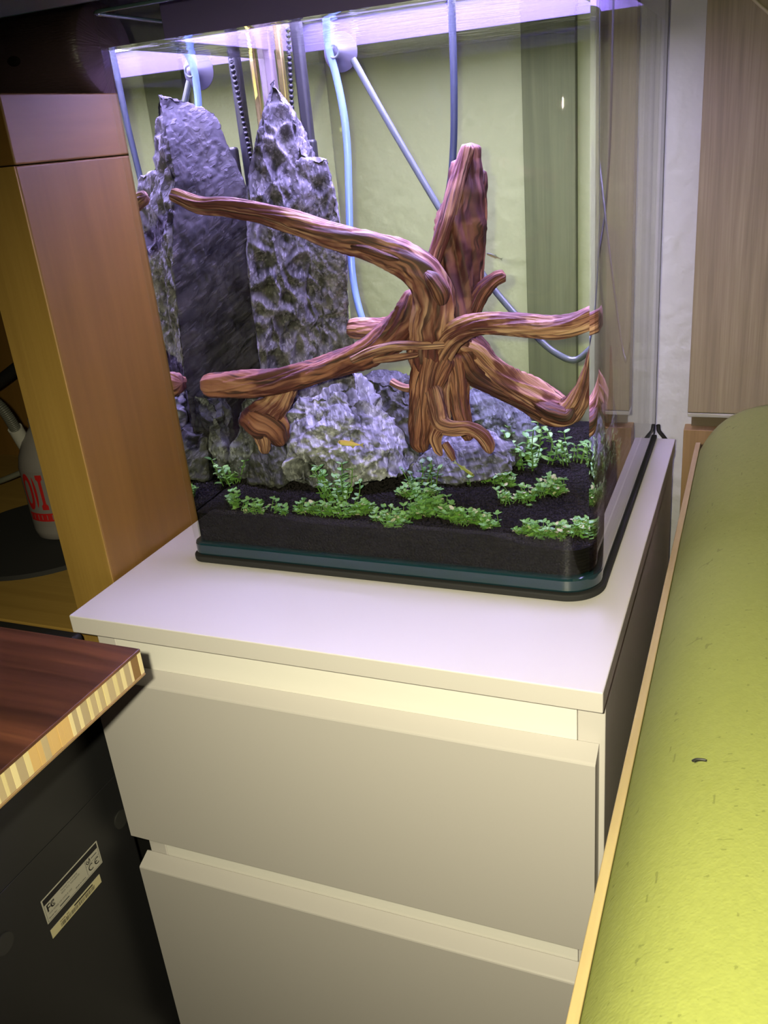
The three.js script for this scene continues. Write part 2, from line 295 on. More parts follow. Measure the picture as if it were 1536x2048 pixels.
{
  const rim = outline(0.0012).map(([x, z]) => V(x, RIM, z)), c = new THREE.CurvePath(); for (let i = 1; i < rim.length; i++) c.add(new THREE.LineCurve3(rim[i - 1], rim[i]));
  part('polished_rim', new THREE.TubeGeometry(c, 220, 0.0013, 6), phys({ color: rgb(0.10, 0.17, 0.19), roughness: 0.15 }), tank);
  const g = new THREE.PlaneGeometry(XR - XL, RIM - BASE); g.rotateY(Math.PI); g.translate((XL + XR) / 2, (BASE + RIM) / 2, ZB); part('back_glass', g, M.pane, tank);
  for (const x of [XL + 0.0014, XR - 0.0014]) part('silicone_seam', box(x - 0.0016, x + 0.0016, MAT, RIM, ZB - 0.004, ZB + 0.0022, 0.0008), M.seam, tank);
}
// water: the sheets that the photograph looks straight through are plain clear sheets, the sides, the bent corner and the surface refract and mirror
{
  const IN = 0.0045, solid = { color: rgb(1, 1, 1), transmission: 1, roughness: 0, thickness: 0.3 };
  const clear = phys({ color: rgb(0.86, 0.89, 0.82), transmission: 1, thickness: 0, roughness: 0, ior: 1.2, specularIntensity: 0.3 }), rear = phys({ color: rgb(0.93, 0.985, 0.63), transmission: 1, thickness: 0, roughness: 0, ior: 1.2 });
  const side = phys({ ...solid, ior: 1.5 }), bend = phys({ ...solid, ior: 1.33 });
  const top = phys({ ...solid, ior: 1.33, transparent: true, opacity: 0.68, bumpScale: 0.0012, bumpMap: dataTex(512, 512, (u, v) => { const n = (0.6 * fbm(u * 10, v * 26, 2, 3) + 0.4 * fbm(u * 30, v * 60, 7, 2)) * 255; return [n, n, n]; }, false, [1, 1]) });
  const water = thing('water', 'clear water filling the glass aquarium', 'water', [0, 0, 0]); water.userData.kind = 'stuff';
  part('front_sheet', sheet(IN, BASE, WATER, 1, K_B), clear, water);
  part('left_sheet', sheet(IN, BASE, WATER, 0, 1), side, water);
  part('bent_sheet', sheet(IN, BASE, WATER, K_B, NP - 1), bend, water);
  const b = new THREE.PlaneGeometry(XR - XL - 2 * IN, WATER - BASE); b.rotateY(Math.PI); b.translate((XL + XR) / 2, (BASE + WATER) / 2, ZB + 0.0042); part('back_sheet', b, rear, water);
  const pts = outline(IN), s = new THREE.Shape(pts.map(([x, z]) => new THREE.Vector2(x, -z))), t = new THREE.ShapeGeometry(s); t.rotateX(-Math.PI / 2); t.translate(0, WATER, 0);
  const p = t.attributes.position, uv = new Float32Array(p.count * 2); for (let i = 0; i < p.count; i++) { uv[i * 2] = p.getX(i) * 3; uv[i * 2 + 1] = p.getZ(i) * 3; } t.setAttribute('uv', new THREE.BufferAttribute(uv, 2));
  part('surface', t, top, water);
}
// ───────────────────────── lamp above the water ─────────────────────────
{
  const y0 = 0.3905, L = thing('aquarium_lamp', 'purple white led lamp hanging over the water of the aquarium', 'lamp', [-0.205, y0, -0.292]);
  const tint = rgb(0.50, 0.42, 1.0), W = 0.272, D = 0.21;
  const acryl = phys({ color: rgb(0.15, 0.12, 0.28), roughness: 0.3 });  // purple in the colour stands in for light glowing inside the housing
  part('housing', box(-W / 2 - 0.008, W / 2 + 0.008, 0.026, 0.042, -D / 2 - 0.008, D / 2 + 0.008, 0.003), acryl, L);
  for (const [a, b, c, d] of [[-W / 2 - 0.008, W / 2 + 0.008, D / 2 + 0.004, D / 2 + 0.008], [-W / 2 - 0.008, W / 2 + 0.008, -D / 2 - 0.008, -D / 2 - 0.004], [-W / 2 - 0.008, -W / 2 - 0.004, -D / 2 - 0.004, D / 2 + 0.004], [W / 2 + 0.004, W / 2 + 0.008, -D / 2 - 0.004, D / 2 + 0.004]]) part('skirt', box(a, b, 0, 0.026, c, d, 0.0006), acryl, L);
  part('led_panel', box(-W / 2, W / 2, 0.0246, 0.0258, -D / 2, D / 2, 0), std({ color: rgb(0.8, 0.8, 0.8), emissive: rgb(0.62, 0.52, 1.0), emissiveIntensity: 0.4 }), L);
  const rl = new THREE.RectAreaLight(tint, LAMP, W, D); rl.name = 'led_light'; rl.position.set(0, 0.0235, 0); rl.rotation.x = -Math.PI / 2; L.add(rl);
}

// ───────────────────────── soil ─────────────────────────
const ZR = -0.345;                                       // the ridge behind which the soil falls away
const soilTop = (x, z) => {
  const f = sst(z, ZR, ZF), r = sst(x, -0.10, XR);
  let y = 0.0425 + 0.0012 * Math.sin(x * 40 + 1) + (fbm(x * 30, z * 30, 5, 3) - 0.5) * 0.006 - 0.0055 * r * f + 0.002 * (1 - f);
  if (z < ZR) y = lerp(y, BASE + 0.002, sst(-z, -ZR, -ZR + 0.09));
  return y;
};
M.soil = phys({ roughness: 0.95, specularIntensity: 0.15, map: dataTex(512, 512, (u, v) => { const n = worley(u * 90, v * 90, 0.5)[0], k = fbm(u * 60, v * 60, 3, 3); const c = 12 + k * 20 - n * 8; return [c * 1.06, c * 0.94, c]; }, true, [6, 6]),
  bumpScale: 0.0012, bumpMap: dataTex(512, 512, (u, v) => { const n = (1 - worley(u * 90, v * 90, 0.5)[0]) * 255; return [n, n, n]; }, false, [6, 6]) });
{
  const ol = outline(0.0056, 14), x0 = XL + 0.0056, x1 = XR - 0.0056, z0 = ZB + 0.006, z1 = ZF - 0.0056, NX = 110, NZ = 110, pos = [], idx = [], uv = [];
  const front = (x) => {                                 // the tank's inside front at this x, rounded at the corners
    const rl = RCL - 0.0056, rr = RC - 0.0056; if (x < x0 + rl) return z1 - rl + Math.sqrt(Math.max(0, rl * rl - (x0 + rl - x) ** 2)); if (x > x1 - rr) return z1 - rr + Math.sqrt(Math.max(0, rr * rr - (x - (x1 - rr)) ** 2)); return z1;
  };
  for (let j = 0; j <= NZ; j++) for (let i = 0; i <= NX; i++) { const x = lerp(x0, x1, i / NX), z = lerp(z0, front(x), j / NZ); pos.push(x, soilTop(x, z), z); uv.push(x, z); }
  for (let j = 0; j < NZ; j++) for (let i = 0; i < NX; i++) { const a = j * (NX + 1) + i, b = a + NX + 1; idx.push(a, b, a + 1, b, b + 1, a + 1); }
  const ring = []; for (let i = 0; i <= NX; i++) ring.push(NZ * (NX + 1) + i); for (let j = NZ - 1; j >= 0; j--) ring.push(j * (NX + 1) + NX); for (let i = NX - 1; i >= 0; i--) ring.push(i); for (let j = 1; j < NZ; j++) ring.push(j * (NX + 1));
  const top = pos.length / 3; ring.forEach((k) => { pos.push(pos[k * 3], pos[k * 3 + 1], pos[k * 3 + 2]); uv.push(pos[k * 3] + pos[k * 3 + 2], pos[k * 3 + 1]); });
  const bot = pos.length / 3; ring.forEach((k) => { pos.push(pos[k * 3], BASE + 0.0004, pos[k * 3 + 2]); uv.push(pos[k * 3] + pos[k * 3 + 2], BASE); });
  for (let k = 0; k < ring.length; k++) { const k2 = (k + 1) % ring.length; idx.push(top + k, bot + k, top + k2, top + k2, bot + k, bot + k2); }
  const g = new THREE.BufferGeometry(); g.setAttribute('position', new THREE.Float32BufferAttribute(pos, 3)); g.setAttribute('uv', new THREE.Float32BufferAttribute(uv, 2)); g.setIndex(idx); g.computeVertexNormals();
  const soil = thing('aquarium_soil', 'black granular soil covering the floor of the aquarium', 'soil'); soil.userData.kind = 'stuff';
  part('soil_bed', g, M.soil, soil);
  const R = rng(77), grain = new THREE.IcosahedronGeometry(1, 0), N = 26000, inst = new THREE.InstancedMesh(grain, phys({ color: rgb(0.014, 0.011, 0.014), roughness: 0.9, specularIntensity: 0.2 }), N), m4 = new THREE.Matrix4(), q = new THREE.Quaternion(), e = new THREE.Euler();
  for (let i = 0; i < N; i++) { const x = lerp(x0 + 0.002, x1 - 0.002, R()), z = lerp(ZR - 0.02, front(x) - 0.001, R()), r = 0.0006 + R() * 0.0007; q.setFromEuler(e.set(R() * 6, R() * 6, R() * 6)); inst.setMatrixAt(i, m4.compose(V(x, soilTop(x, z) + r * 0.2, z), q, V(r, r * 0.8, r))); }
  inst.name = 'soil_grains'; inst.castShadow = inst.receiveShadow = true; inst.userData.kind = 'stuff'; soil.add(inst);
}

// ───────────────────────── stones ─────────────────────────
// a stone is the rounded hull of a few points, pitted with scallops; algae and pale veins, plus darker pits and lighter ridges
function hullPlanes(P) {
  const c = P.reduce((a, p) => a.add(p), V(0, 0, 0)).multiplyScalar(1 / P.length), out = [];
  for (let i = 0; i < P.length; i++) for (let j = i + 1; j < P.length; j++) for (let k = j + 1; k < P.length; k++) {
    const n = P[j].clone().sub(P[i]).cross(P[k].clone().sub(P[i])); if (n.length() < 1e-10) continue; n.normalize(); let d = n.dot(P[i].clone().sub(c)); if (d < 0) { n.negate(); d = -d; }
    if (P.every((p) => n.dot(p.clone().sub(c)) <= d + 1e-6) && !out.some((o) => o.n.dot(n) > 0.9999 && Math.abs(o.d - d) < 1e-5)) out.push({ n, d });
  }
  return { c, planes: out };
}
function stoneGeometry(P, o = {}) {
  const { detail = 44, pit = 0.004, cell = 70, rough = 0.003, freq = 40, soft = 26, seed = 1, flat = null, algae = 0.5, vein = 0.5, tone = [0.20, 0.20, 0.235] } = o;
  const { c, planes } = hullPlanes(P), lo = V(9, 9, 9), hi = V(-9, -9, -9); P.forEach((p) => { lo.min(p); hi.max(p); });
  const ext = hi.clone().sub(lo), g = new THREE.IcosahedronGeometry(1, detail), p = g.attributes.position, col = new Float32Array(p.count * 3), v = V(), cache = new Map();
  for (let i = 0; i < p.count; i++) {
    v.fromBufferAttribute(p, i); const key = v.x.toFixed(5) + v.y.toFixed(5) + v.z.toFixed(5); let hit = cache.get(key);
    if (!hit) {
      const d = V(v.x * ext.x, v.y * ext.y, v.z * ext.z).normalize(); let s = 0, best = null, bt = 1e9;
      for (const q of planes) { const a = q.n.dot(d); if (a > 1e-4) { const t = q.d / a; s += Math.pow(1 / t, soft); if (t < bt) { bt = t; best = q; } } }
      const t = 1 / Math.pow(s, 1 / soft), w = d.clone().multiplyScalar(t).add(c), n = best.n.clone().lerp(d, 0.35).normalize();
      const k = flat ? flat(w, best.n) : 1;              // 0 where the stone is cut smooth
      const wa = (fbm(w.x * 38 + 3, w.y * 38, w.z * 38, 3) - 0.5) * 0.02, wb = (fbm(w.x * 38 + 31, w.y * 38 + 8, w.z * 38, 3) - 0.5) * 0.02, wx = w.x + seed * 3.1 + wa, wy = w.y + wb, wz = w.z + wa - wb;
      const [f1, f2] = worley(wx * cell, wy * cell * 0.75, wz * cell), [e1, e2] = worley(wx * cell * 2.1, wy * cell * 1.9, wz * cell * 2.1 + 5), mask = 0.2 + 0.8 * sst(fbm(w.x * 24 + seed, w.y * 24, w.z * 24 + 7, 2), 0.36, 0.6);
      const ridge = clamp((f2 - f1) * 1.7, 0, 1), r2 = clamp((e2 - e1) * 1.6, 0, 1), big = fbm(w.x * freq + seed, w.y * freq, w.z * freq, 3) - 0.5, fine = fbm(w.x * 260, w.y * 260, w.z * 260, 3) - 0.5;
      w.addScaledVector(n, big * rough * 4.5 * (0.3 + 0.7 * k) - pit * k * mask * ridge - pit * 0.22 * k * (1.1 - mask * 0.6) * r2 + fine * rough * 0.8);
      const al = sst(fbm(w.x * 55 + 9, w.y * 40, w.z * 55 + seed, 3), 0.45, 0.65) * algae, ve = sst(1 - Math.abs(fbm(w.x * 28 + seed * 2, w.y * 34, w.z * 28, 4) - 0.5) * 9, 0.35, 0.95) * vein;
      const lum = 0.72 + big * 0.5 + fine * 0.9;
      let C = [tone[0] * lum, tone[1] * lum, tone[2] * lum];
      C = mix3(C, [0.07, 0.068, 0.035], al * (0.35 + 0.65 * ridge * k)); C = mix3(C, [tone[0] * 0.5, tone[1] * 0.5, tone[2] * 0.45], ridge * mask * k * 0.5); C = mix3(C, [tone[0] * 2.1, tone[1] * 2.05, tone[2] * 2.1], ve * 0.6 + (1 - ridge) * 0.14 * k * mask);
      hit = { w, C }; cache.set(key, hit);
    }
    p.setXYZ(i, hit.w.x, hit.w.y, hit.w.z); col.set(hit.C, i * 3);
  }
  g.setAttribute('color', new THREE.BufferAttribute(col, 3)); g.deleteAttribute('uv'); g.deleteAttribute('normal');
  return smooth(g);
}
function smooth(g) {                                     // join equal corners and round the shading
  const p = g.attributes.position, map = new Map(), ids = new Uint32Array(p.count), pos = [], cols = []; const c = g.attributes.color;
  for (let i = 0; i < p.count; i++) { const k = p.getX(i).toFixed(6) + ',' + p.getY(i).toFixed(6) + ',' + p.getZ(i).toFixed(6); let id = map.get(k); if (id === undefined) { id = pos.length / 3; map.set(k, id); pos.push(p.getX(i), p.getY(i), p.getZ(i)); if (c) cols.push(c.getX(i), c.getY(i), c.getZ(i)); } ids[i] = id; }
  const out = new THREE.BufferGeometry(); out.setAttribute('position', new THREE.Float32BufferAttribute(pos, 3)); if (c) out.setAttribute('color', new THREE.Float32BufferAttribute(cols, 3)); out.setIndex(new THREE.BufferAttribute(ids, 1)); out.computeVertexNormals();
  const uv = []; for (let i = 0; i < pos.length; i += 3) uv.push(pos[i] * 0.92 - pos[i + 2] * 0.6, pos[i + 1] * 0.95 + pos[i + 2] * 0.45); out.setAttribute('uv', new THREE.Float32BufferAttribute(uv, 2)); return out;
}
M.stone = phys({ vertexColors: true, roughness: 0.8, specularIntensity: 0.5,
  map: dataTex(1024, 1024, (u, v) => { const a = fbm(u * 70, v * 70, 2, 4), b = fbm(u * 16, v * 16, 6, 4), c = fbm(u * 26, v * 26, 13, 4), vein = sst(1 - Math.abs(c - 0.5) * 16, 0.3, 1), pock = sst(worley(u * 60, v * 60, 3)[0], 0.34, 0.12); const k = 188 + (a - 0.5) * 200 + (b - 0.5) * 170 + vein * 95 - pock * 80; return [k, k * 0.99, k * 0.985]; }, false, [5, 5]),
  bumpScale: 0.0011, bumpMap: dataTex(1024, 1024, (u, v) => { const a = fbm(u * 70, v * 70, 2, 4), p = sst(worley(u * 60, v * 60, 3)[0], 0.34, 0.1), q = worley(u * 22, v * 22, 8)[0]; const n = (a * 0.5 + q * 0.4 - p * 0.3 + 0.15) * 255; return [n, n, n]; }, false, [5, 5]) });
const front = (list) => list.map(([u, v, z]) => atZ(u, v, z));
function stone(label, pts, o) { return single('rock', stoneGeometry(pts, o), M.stone, label, 'rock'); }
{
  const pts = [V(-0.310, 0.040, -0.180), V(-0.246, 0.044, -0.232), V(-0.345, 0.044, -0.275), V(-0.288, 0.044, -0.300), V(-0.3125, 0.14, -0.182), V(-0.243, 0.155, -0.236), V(-0.315, 0.24, -0.192), V(-0.347, 0.20, -0.272), V(-0.2425, 0.262, -0.238), V(-0.347, 0.282, -0.28), V(-0.316, 0.30, -0.215), V(-0.292, 0.27, -0.300),
    V(-0.305, 0.350, -0.243), V(-0.296, 0.366, -0.240), V(-0.289, 0.352, -0.242), V(-0.320, 0.346, -0.286), V(-0.3, 0.32, -0.295)];
  // the shoulder on the right is a second, lower block grown onto the spire
  const spire = pts.filter((_, i) => ![8].includes(i)).map((p) => p.clone()); spire[1].x = spire[5].x = -0.266; spire.push(V(-0.268, 0.295, -0.243));
  const flat = (w, n) => (n.x < -0.55 ? 0.06 : 1);
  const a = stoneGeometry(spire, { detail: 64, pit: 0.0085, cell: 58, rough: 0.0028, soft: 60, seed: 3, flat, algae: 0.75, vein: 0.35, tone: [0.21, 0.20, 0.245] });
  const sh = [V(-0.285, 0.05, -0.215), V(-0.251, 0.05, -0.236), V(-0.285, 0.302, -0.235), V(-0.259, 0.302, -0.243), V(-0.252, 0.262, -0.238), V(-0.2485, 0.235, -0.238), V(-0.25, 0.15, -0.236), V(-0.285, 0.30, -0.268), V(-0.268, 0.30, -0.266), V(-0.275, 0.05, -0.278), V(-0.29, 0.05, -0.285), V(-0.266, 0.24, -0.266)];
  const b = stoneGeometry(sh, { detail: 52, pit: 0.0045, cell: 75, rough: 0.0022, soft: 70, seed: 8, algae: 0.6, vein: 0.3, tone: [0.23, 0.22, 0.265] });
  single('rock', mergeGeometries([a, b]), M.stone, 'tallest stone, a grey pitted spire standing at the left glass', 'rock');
}
{
  const F = front([[568, 965, -0.165], [602, 988, -0.158], [690, 985, -0.16], [800, 958, -0.178], [560, 925, -0.168], [580, 870, -0.178], [588, 790, -0.2], [660, 772, -0.205], [705, 800, -0.205], [722, 850, -0.19], [735, 905, -0.178], [650, 900, -0.165], [800, 945, -0.185]]);
  const Bk = F.filter((_, i) => [0, 3, 4, 6, 7, 8, 12].includes(i)).map((p) => p.clone().add(V(0.005, -0.004, -0.055)));
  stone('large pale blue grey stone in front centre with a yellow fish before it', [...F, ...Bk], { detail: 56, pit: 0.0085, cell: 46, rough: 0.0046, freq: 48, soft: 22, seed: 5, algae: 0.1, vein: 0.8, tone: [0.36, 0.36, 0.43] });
  const F3 = front([[665, 775, -0.245], [735, 752, -0.25], [800, 765, -0.25], [835, 830, -0.235], [840, 935, -0.215], [700, 900, -0.22], [660, 850, -0.235], [760, 960, -0.205]]);
  stone('dark stone behind the large pale stone and the roots', [...F3, ...F3.slice(0, 5).map((p) => p.clone().add(V(0, -0.006, -0.05)))], { detail: 40, pit: 0.005, cell: 55, rough: 0.003, soft: 22, seed: 6, algae: 0.5, vein: 0.4, tone: [0.095, 0.095, 0.115] });
  const F4 = front([[785, 945, -0.21], [830, 968, -0.195], [905, 972, -0.19], [985, 962, -0.195], [1030, 945, -0.205], [1015, 918, -0.21], [960, 893, -0.215], [900, 900, -0.21], [850, 900, -0.22]]);
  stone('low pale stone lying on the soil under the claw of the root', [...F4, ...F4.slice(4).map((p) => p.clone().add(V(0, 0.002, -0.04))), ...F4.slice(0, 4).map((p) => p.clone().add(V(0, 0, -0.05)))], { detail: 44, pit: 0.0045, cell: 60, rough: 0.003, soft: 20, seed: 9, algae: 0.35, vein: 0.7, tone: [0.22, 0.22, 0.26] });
  const F5 = front([[905, 815, -0.265], [955, 790, -0.275], [1000, 805, -0.275], [1055, 850, -0.27], [1085, 890, -0.262], [1050, 915, -0.25], [930, 905, -0.25]]);
  stone('dark slate coloured stone leaning behind the roots at right', [...F5, ...F5.map((p) => p.clone().add(V(-0.01, -0.002, -0.045)))], { detail: 40, pit: 0.004, cell: 60, rough: 0.003, soft: 24, seed: 12, algae: 0.35, vein: 0.45, tone: [0.13, 0.145, 0.165] });
  const F6 = front([[490, 968, -0.165], [560, 975, -0.16], [575, 930, -0.17], [560, 860, -0.18], [500, 880, -0.178]]);
  stone('small dark mossy stone under the forked wood chunk', [...F6, ...F6.map((p) => p.clone().add(V(0.002, -0.002, -0.04)))], { detail: 34, pit: 0.0035, cell: 60, rough: 0.0026, soft: 22, seed: 15, algae: 0.9, vein: 0.4, tone: [0.085, 0.085, 0.09] });
  const F7 = front([[458, 925, -0.172], [468, 850, -0.176], [476, 800, -0.18], [505, 785, -0.186], [540, 810, -0.19], [545, 930, -0.18], [500, 958, -0.172], [462, 950, -0.17]]);
  stone('narrow stone with white calcite streaks close to the left glass', [...F7, ...F7.map((p) => p.clone().add(V(0.004, -0.002, -0.035)))], { detail: 40, pit: 0.005, cell: 60, rough: 0.003, soft: 24, seed: 18, algae: 0.4, vein: 1.1, tone: [0.15, 0.155, 0.185] });
}

// ───────────────────────── driftwood ─────────────────────────
// a limb follows [u, v, z, half width in pixels] stations; its skin is furrowed along the grain
const woodMap =  dataTex(1024, 1024, (u, v) => {      // grain along v
  const w = (fbm(u * 4, v * 3, 1, 3) - 0.5) * 0.09 + (fbm(u * 14, v * 9, 21, 2) - 0.5) * 0.025, a = fbm((u + w) * 30, v * 1.6, 3, 4), b = fbm((u + w) * 120, v * 5, 7, 3), c = fbm(u * 6, v * 5, 11, 4), d = fbm((u + w) * 55, v * 3.2, 19, 3);
  let k = mix3([112, 66, 60], [170, 126, 104], sst(a * 0.6 + b * 0.4, 0.36, 0.62)); k = mix3(k, [84, 36, 40], sst(c, 0.46, 0.62) * 0.85); k = mix3(k, [206, 172, 146], sst(d, 0.5, 0.72) * 0.5); k = mix3(k, [34, 16, 18], (1 - sst(b * 0.6 + a * 0.4, 0.30, 0.46)) * 0.62); return k;
}, true, [1, 1]), woodBump = dataTex(1024, 1024, (u, v) => { const w = (fbm(u * 4, v * 3, 1, 3) - 0.5) * 0.09 + (fbm(u * 14, v * 9, 21, 2) - 0.5) * 0.025, n = (0.5 * fbm((u + w) * 26, v * 2.2, 3, 4) + 0.5 * fbm((u + w) * 90, v * 6, 7, 3)) * 255; return [n, n, n]; }, false, [1, 1]);
const wood = (r, g, b) => std({ roughness: 0.7, map: woodMap, bumpMap: woodBump, bumpScale: 0.0012, color: rgb(r, g, b) });
M.wood = wood(0.97, 0.95, 1.0); M.woodDarkShade = wood(0.42, 0.30, 0.31); M.woodRed = wood(0.66, 0.48, 0.50); M.woodPale = wood(1.25, 1.2, 1.1);  // the darkest tone is maroon wood with some shade painted in
function limb(st, o = {}) {
  let { seed = 1, furrow = 0.16, twist = 1.5, knots = 0.18, around = 44, step = 0.0016, flat = 1 } = o;
  furrow *= 1.5; const P = st.map(([u, v, z]) => atZ(u, v, z)), R = st.map((s, i) => s[3] * pxSize(P[i])), curve = new THREE.CatmullRomCurve3(P, false, 'centripetal'), len = curve.getLength(), n = Math.max(24, Math.round(len / step));
  // radius by arc length
  const ls = [0]; { const N = 400; curve.arcLengthDivisions = N; const L = curve.getLengths(N); for (let i = 1; i < P.length; i++) ls.push(L[Math.round(i / (P.length - 1) * N)]); }
  const rad = (s) => { let i = 0; while (i < ls.length - 2 && s > ls[i + 1]) i++; const t = clamp((s - ls[i]) / Math.max(1e-6, ls[i + 1] - ls[i]), 0, 1); return lerp(R[i], R[i + 1], t * t * (3 - 2 * t)); };
  const fr = curve.computeFrenetFrames(n, false), pos = [], uv = [], idx = [];
  for (let i = 0; i <= n; i++) {
    const t = i / n, s = t * len, c = curve.getPointAt(t), capA = Math.min(1, s / (R[0] * 0.55)), capB = Math.min(1, (len - s) / (R[R.length - 1] * 0.55)), cap = Math.sqrt(1 - (1 - Math.min(capA, capB)) ** 2);
    for (let k = 0; k <= around; k++) {
      const a = (k % around) / around * Math.PI * 2, A = a + twist * s * 12, q = 1 + furrow * 2 * (fbm(Math.cos(A) * 1.9 + seed * 5, Math.sin(A) * 1.9, s * 9 + seed, 3) - 0.5) + furrow * 1.3 * (fbm(Math.cos(A) * 5.5 + seed, Math.sin(A) * 5.5 + 3, s * 16, 2) - 0.5) + knots * 2 * (fbm(s * 26 + seed * 3, Math.cos(a) * 0.8, Math.sin(a) * 0.8, 2) - 0.5);
      const r = rad(s) * Math.max(0.02, cap) * q, d = fr.normals[i].clone().multiplyScalar(Math.cos(a)).addScaledVector(fr.binormals[i], Math.sin(a) * flat);
      pos.push(c.x + d.x * r, c.y + d.y * r, c.z + d.z * r); uv.push(k / around * Math.max(0.5, Math.round(R[0] * 2 * Math.PI / 0.06 * 2) / 2) + seed * 0.37, s / 0.11 + seed * 0.21);
    }
  }
  for (let i = 0; i < n; i++) for (let k = 0; k < around; k++) { const a = i * (around + 1) + k, b = a + around + 1; idx.push(a, b, a + 1, b, b + 1, a + 1); }
  const g = new THREE.BufferGeometry(); g.setAttribute('position', new THREE.Float32BufferAttribute(pos, 3)); g.setAttribute('uv', new THREE.Float32BufferAttribute(uv, 2)); g.setIndex(idx); g.computeVertexNormals();
  const N = g.attributes.normal; for (let i = 0; i <= n; i++) { const a = i * (around + 1), b = a + around, m = V(N.getX(a) + N.getX(b), N.getY(a) + N.getY(b), N.getZ(a) + N.getZ(b)).normalize(); N.setXYZ(a, m.x, m.y, m.z); N.setXYZ(b, m.x, m.y, m.z); }
  return g;
}
{
  const w = thing('driftwood', 'reddish brown branching driftwood root standing over the stones', 'driftwood'), L = (name, st, o = {}) => part(name, limb(st, o), o.mat || M.wood, w);
  L('trunk', [[942, 285, -0.236, 15], [940, 312, -0.236, 17], [937, 345, -0.234, 22], [931, 390, -0.231, 32], [920, 450, -0.228, 46], [912, 520, -0.222, 47], [905, 590, -0.214, 49], [898, 660, -0.204, 52], [893, 720, -0.196, 46]], { seed: 2, furrow: 0.24, knots: 0.1, around: 64, mat: M.woodDarkShade });
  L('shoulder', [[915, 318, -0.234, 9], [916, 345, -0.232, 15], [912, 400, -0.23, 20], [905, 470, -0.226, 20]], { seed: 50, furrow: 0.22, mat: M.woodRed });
  L('shoulder', [[964, 338, -0.24, 9], [960, 370, -0.238, 15], [955, 430, -0.235, 18], [950, 500, -0.23, 18]], { seed: 51, furrow: 0.22, mat: M.woodDarkShade });
  L('trunk_ridge', [[938, 288, -0.226, 12], [925, 330, -0.222, 13], [908, 390, -0.214, 15], [890, 450, -0.206, 15], [868, 520, -0.2, 15], [846, 580, -0.19, 15], [838, 640, -0.184, 18]], { seed: 4, furrow: 0.2, knots: 0.12 });
  L('trunk_ridge', [[958, 345, -0.24, 11], [962, 420, -0.236, 12], [955, 520, -0.228, 13], [950, 600, -0.22, 14], [945, 680, -0.21, 18]], { seed: 5, furrow: 0.2, knots: 0.14, mat: M.woodRed });
  L('branch', [[340, 388, -0.1395, 10], [352, 392, -0.14, 12.5], [400, 411, -0.142, 15], [450, 414, -0.145, 17], [520, 426, -0.149, 18], [600, 448, -0.154, 22], [670, 474, -0.159, 25], [740, 494, -0.164, 27], [800, 516, -0.169, 31], [848, 552, -0.172, 36], [868, 600, -0.174, 40], [862, 655, -0.176, 44], [858, 705, -0.178, 42], [862, 750, -0.178, 34]], { seed: 7, furrow: 0.16, knots: 0.14, around: 56 });
  L('branch', [[403, 766, -0.1395, 16], [425, 768, -0.141, 23], [480, 768, -0.146, 25], [550, 764, -0.152, 24], [620, 748, -0.158, 23], [690, 724, -0.164, 25], [745, 700, -0.17, 28], [790, 668, -0.176, 32], [822, 625, -0.18, 32], [835, 580, -0.182, 22]], { seed: 9, furrow: 0.2, knots: 0.12, around: 56, mat: M.woodRed });
  L('shade_patch', [[852, 545, -0.160, 7], [868, 562, -0.157, 15], [880, 585, -0.156, 17], [884, 610, -0.158, 9]], { seed: 60, furrow: 0.2, knots: 0.2, mat: M.woodDarkShade });  // dark limbs laid on to paint the shade of hollows and undersides
  L('shade_patch', [[700, 492, -0.153, 4], [735, 500, -0.153, 8], [775, 514, -0.155, 7], [800, 520, -0.157, 3]], { seed: 61, knots: 0.25, mat: M.woodDarkShade });
  L('shade_patch', [[1060, 800, -0.208, 8], [1100, 822, -0.207, 17], [1135, 832, -0.208, 15], [1150, 815, -0.208, 7]], { seed: 62, knots: 0.25, mat: M.woodDarkShade });
  L('twig', [[700, 722, -0.156, 7], [745, 703, -0.158, 9], [795, 692, -0.16, 9], [850, 691, -0.16, 8], [893, 690, -0.164, 7]], { seed: 10, knots: 0.2 });
  L('twig', [[745, 722, -0.158, 6], [790, 716, -0.158, 7], [838, 709, -0.16, 5]], { seed: 12, knots: 0.2 });
  L('branch', [[862, 740, -0.18, 26], [882, 700, -0.176, 29], [915, 664, -0.168, 25], [960, 647, -0.16, 22], [1030, 648, -0.152, 21], [1100, 654, -0.146, 20], [1150, 648, -0.143, 20], [1186, 634, -0.142, 22], [1200, 628, -0.142, 18]], { seed: 14, furrow: 0.22, knots: 0.1, around: 56 });
  L('root', [[905, 690, -0.2, 34], [940, 700, -0.204, 32], [975, 732, -0.208, 27], [1015, 765, -0.212, 28], [1065, 795, -0.216, 29], [1100, 815, -0.218, 29], [1130, 822, -0.217, 25], [1152, 802, -0.213, 20], [1170, 765, -0.206, 15], [1180, 720, -0.2, 10], [1184, 690, -0.197, 5]], { seed: 16, furrow: 0.24, knots: 0.2, around: 56 });  // upturned far end shapes the mirrored view of the bent corner
  L('root', [[915, 700, -0.196, 30], [945, 745, -0.2, 24], [990, 775, -0.206, 18], [1040, 800, -0.212, 16], [1090, 830, -0.216, 14]], { seed: 17, furrow: 0.2, knots: 0.2, mat: M.woodDarkShade });
  L('root', [[868, 700, -0.178, 40], [856, 750, -0.172, 34], [850, 800, -0.168, 29], [846, 845, -0.165, 27], [842, 885, -0.163, 20], [848, 905, -0.162, 9]], { seed: 19, furrow: 0.22, knots: 0.26, around: 56, mat: M.woodRed });
  L('root', [[862, 770, -0.168, 20], [872, 812, -0.164, 20], [882, 848, -0.16, 20], [905, 858, -0.158, 17], [938, 858, -0.157, 15], [962, 870, -0.157, 15], [976, 890, -0.158, 13], [980, 908, -0.158, 6]], { seed: 21, furrow: 0.2, knots: 0.24 });
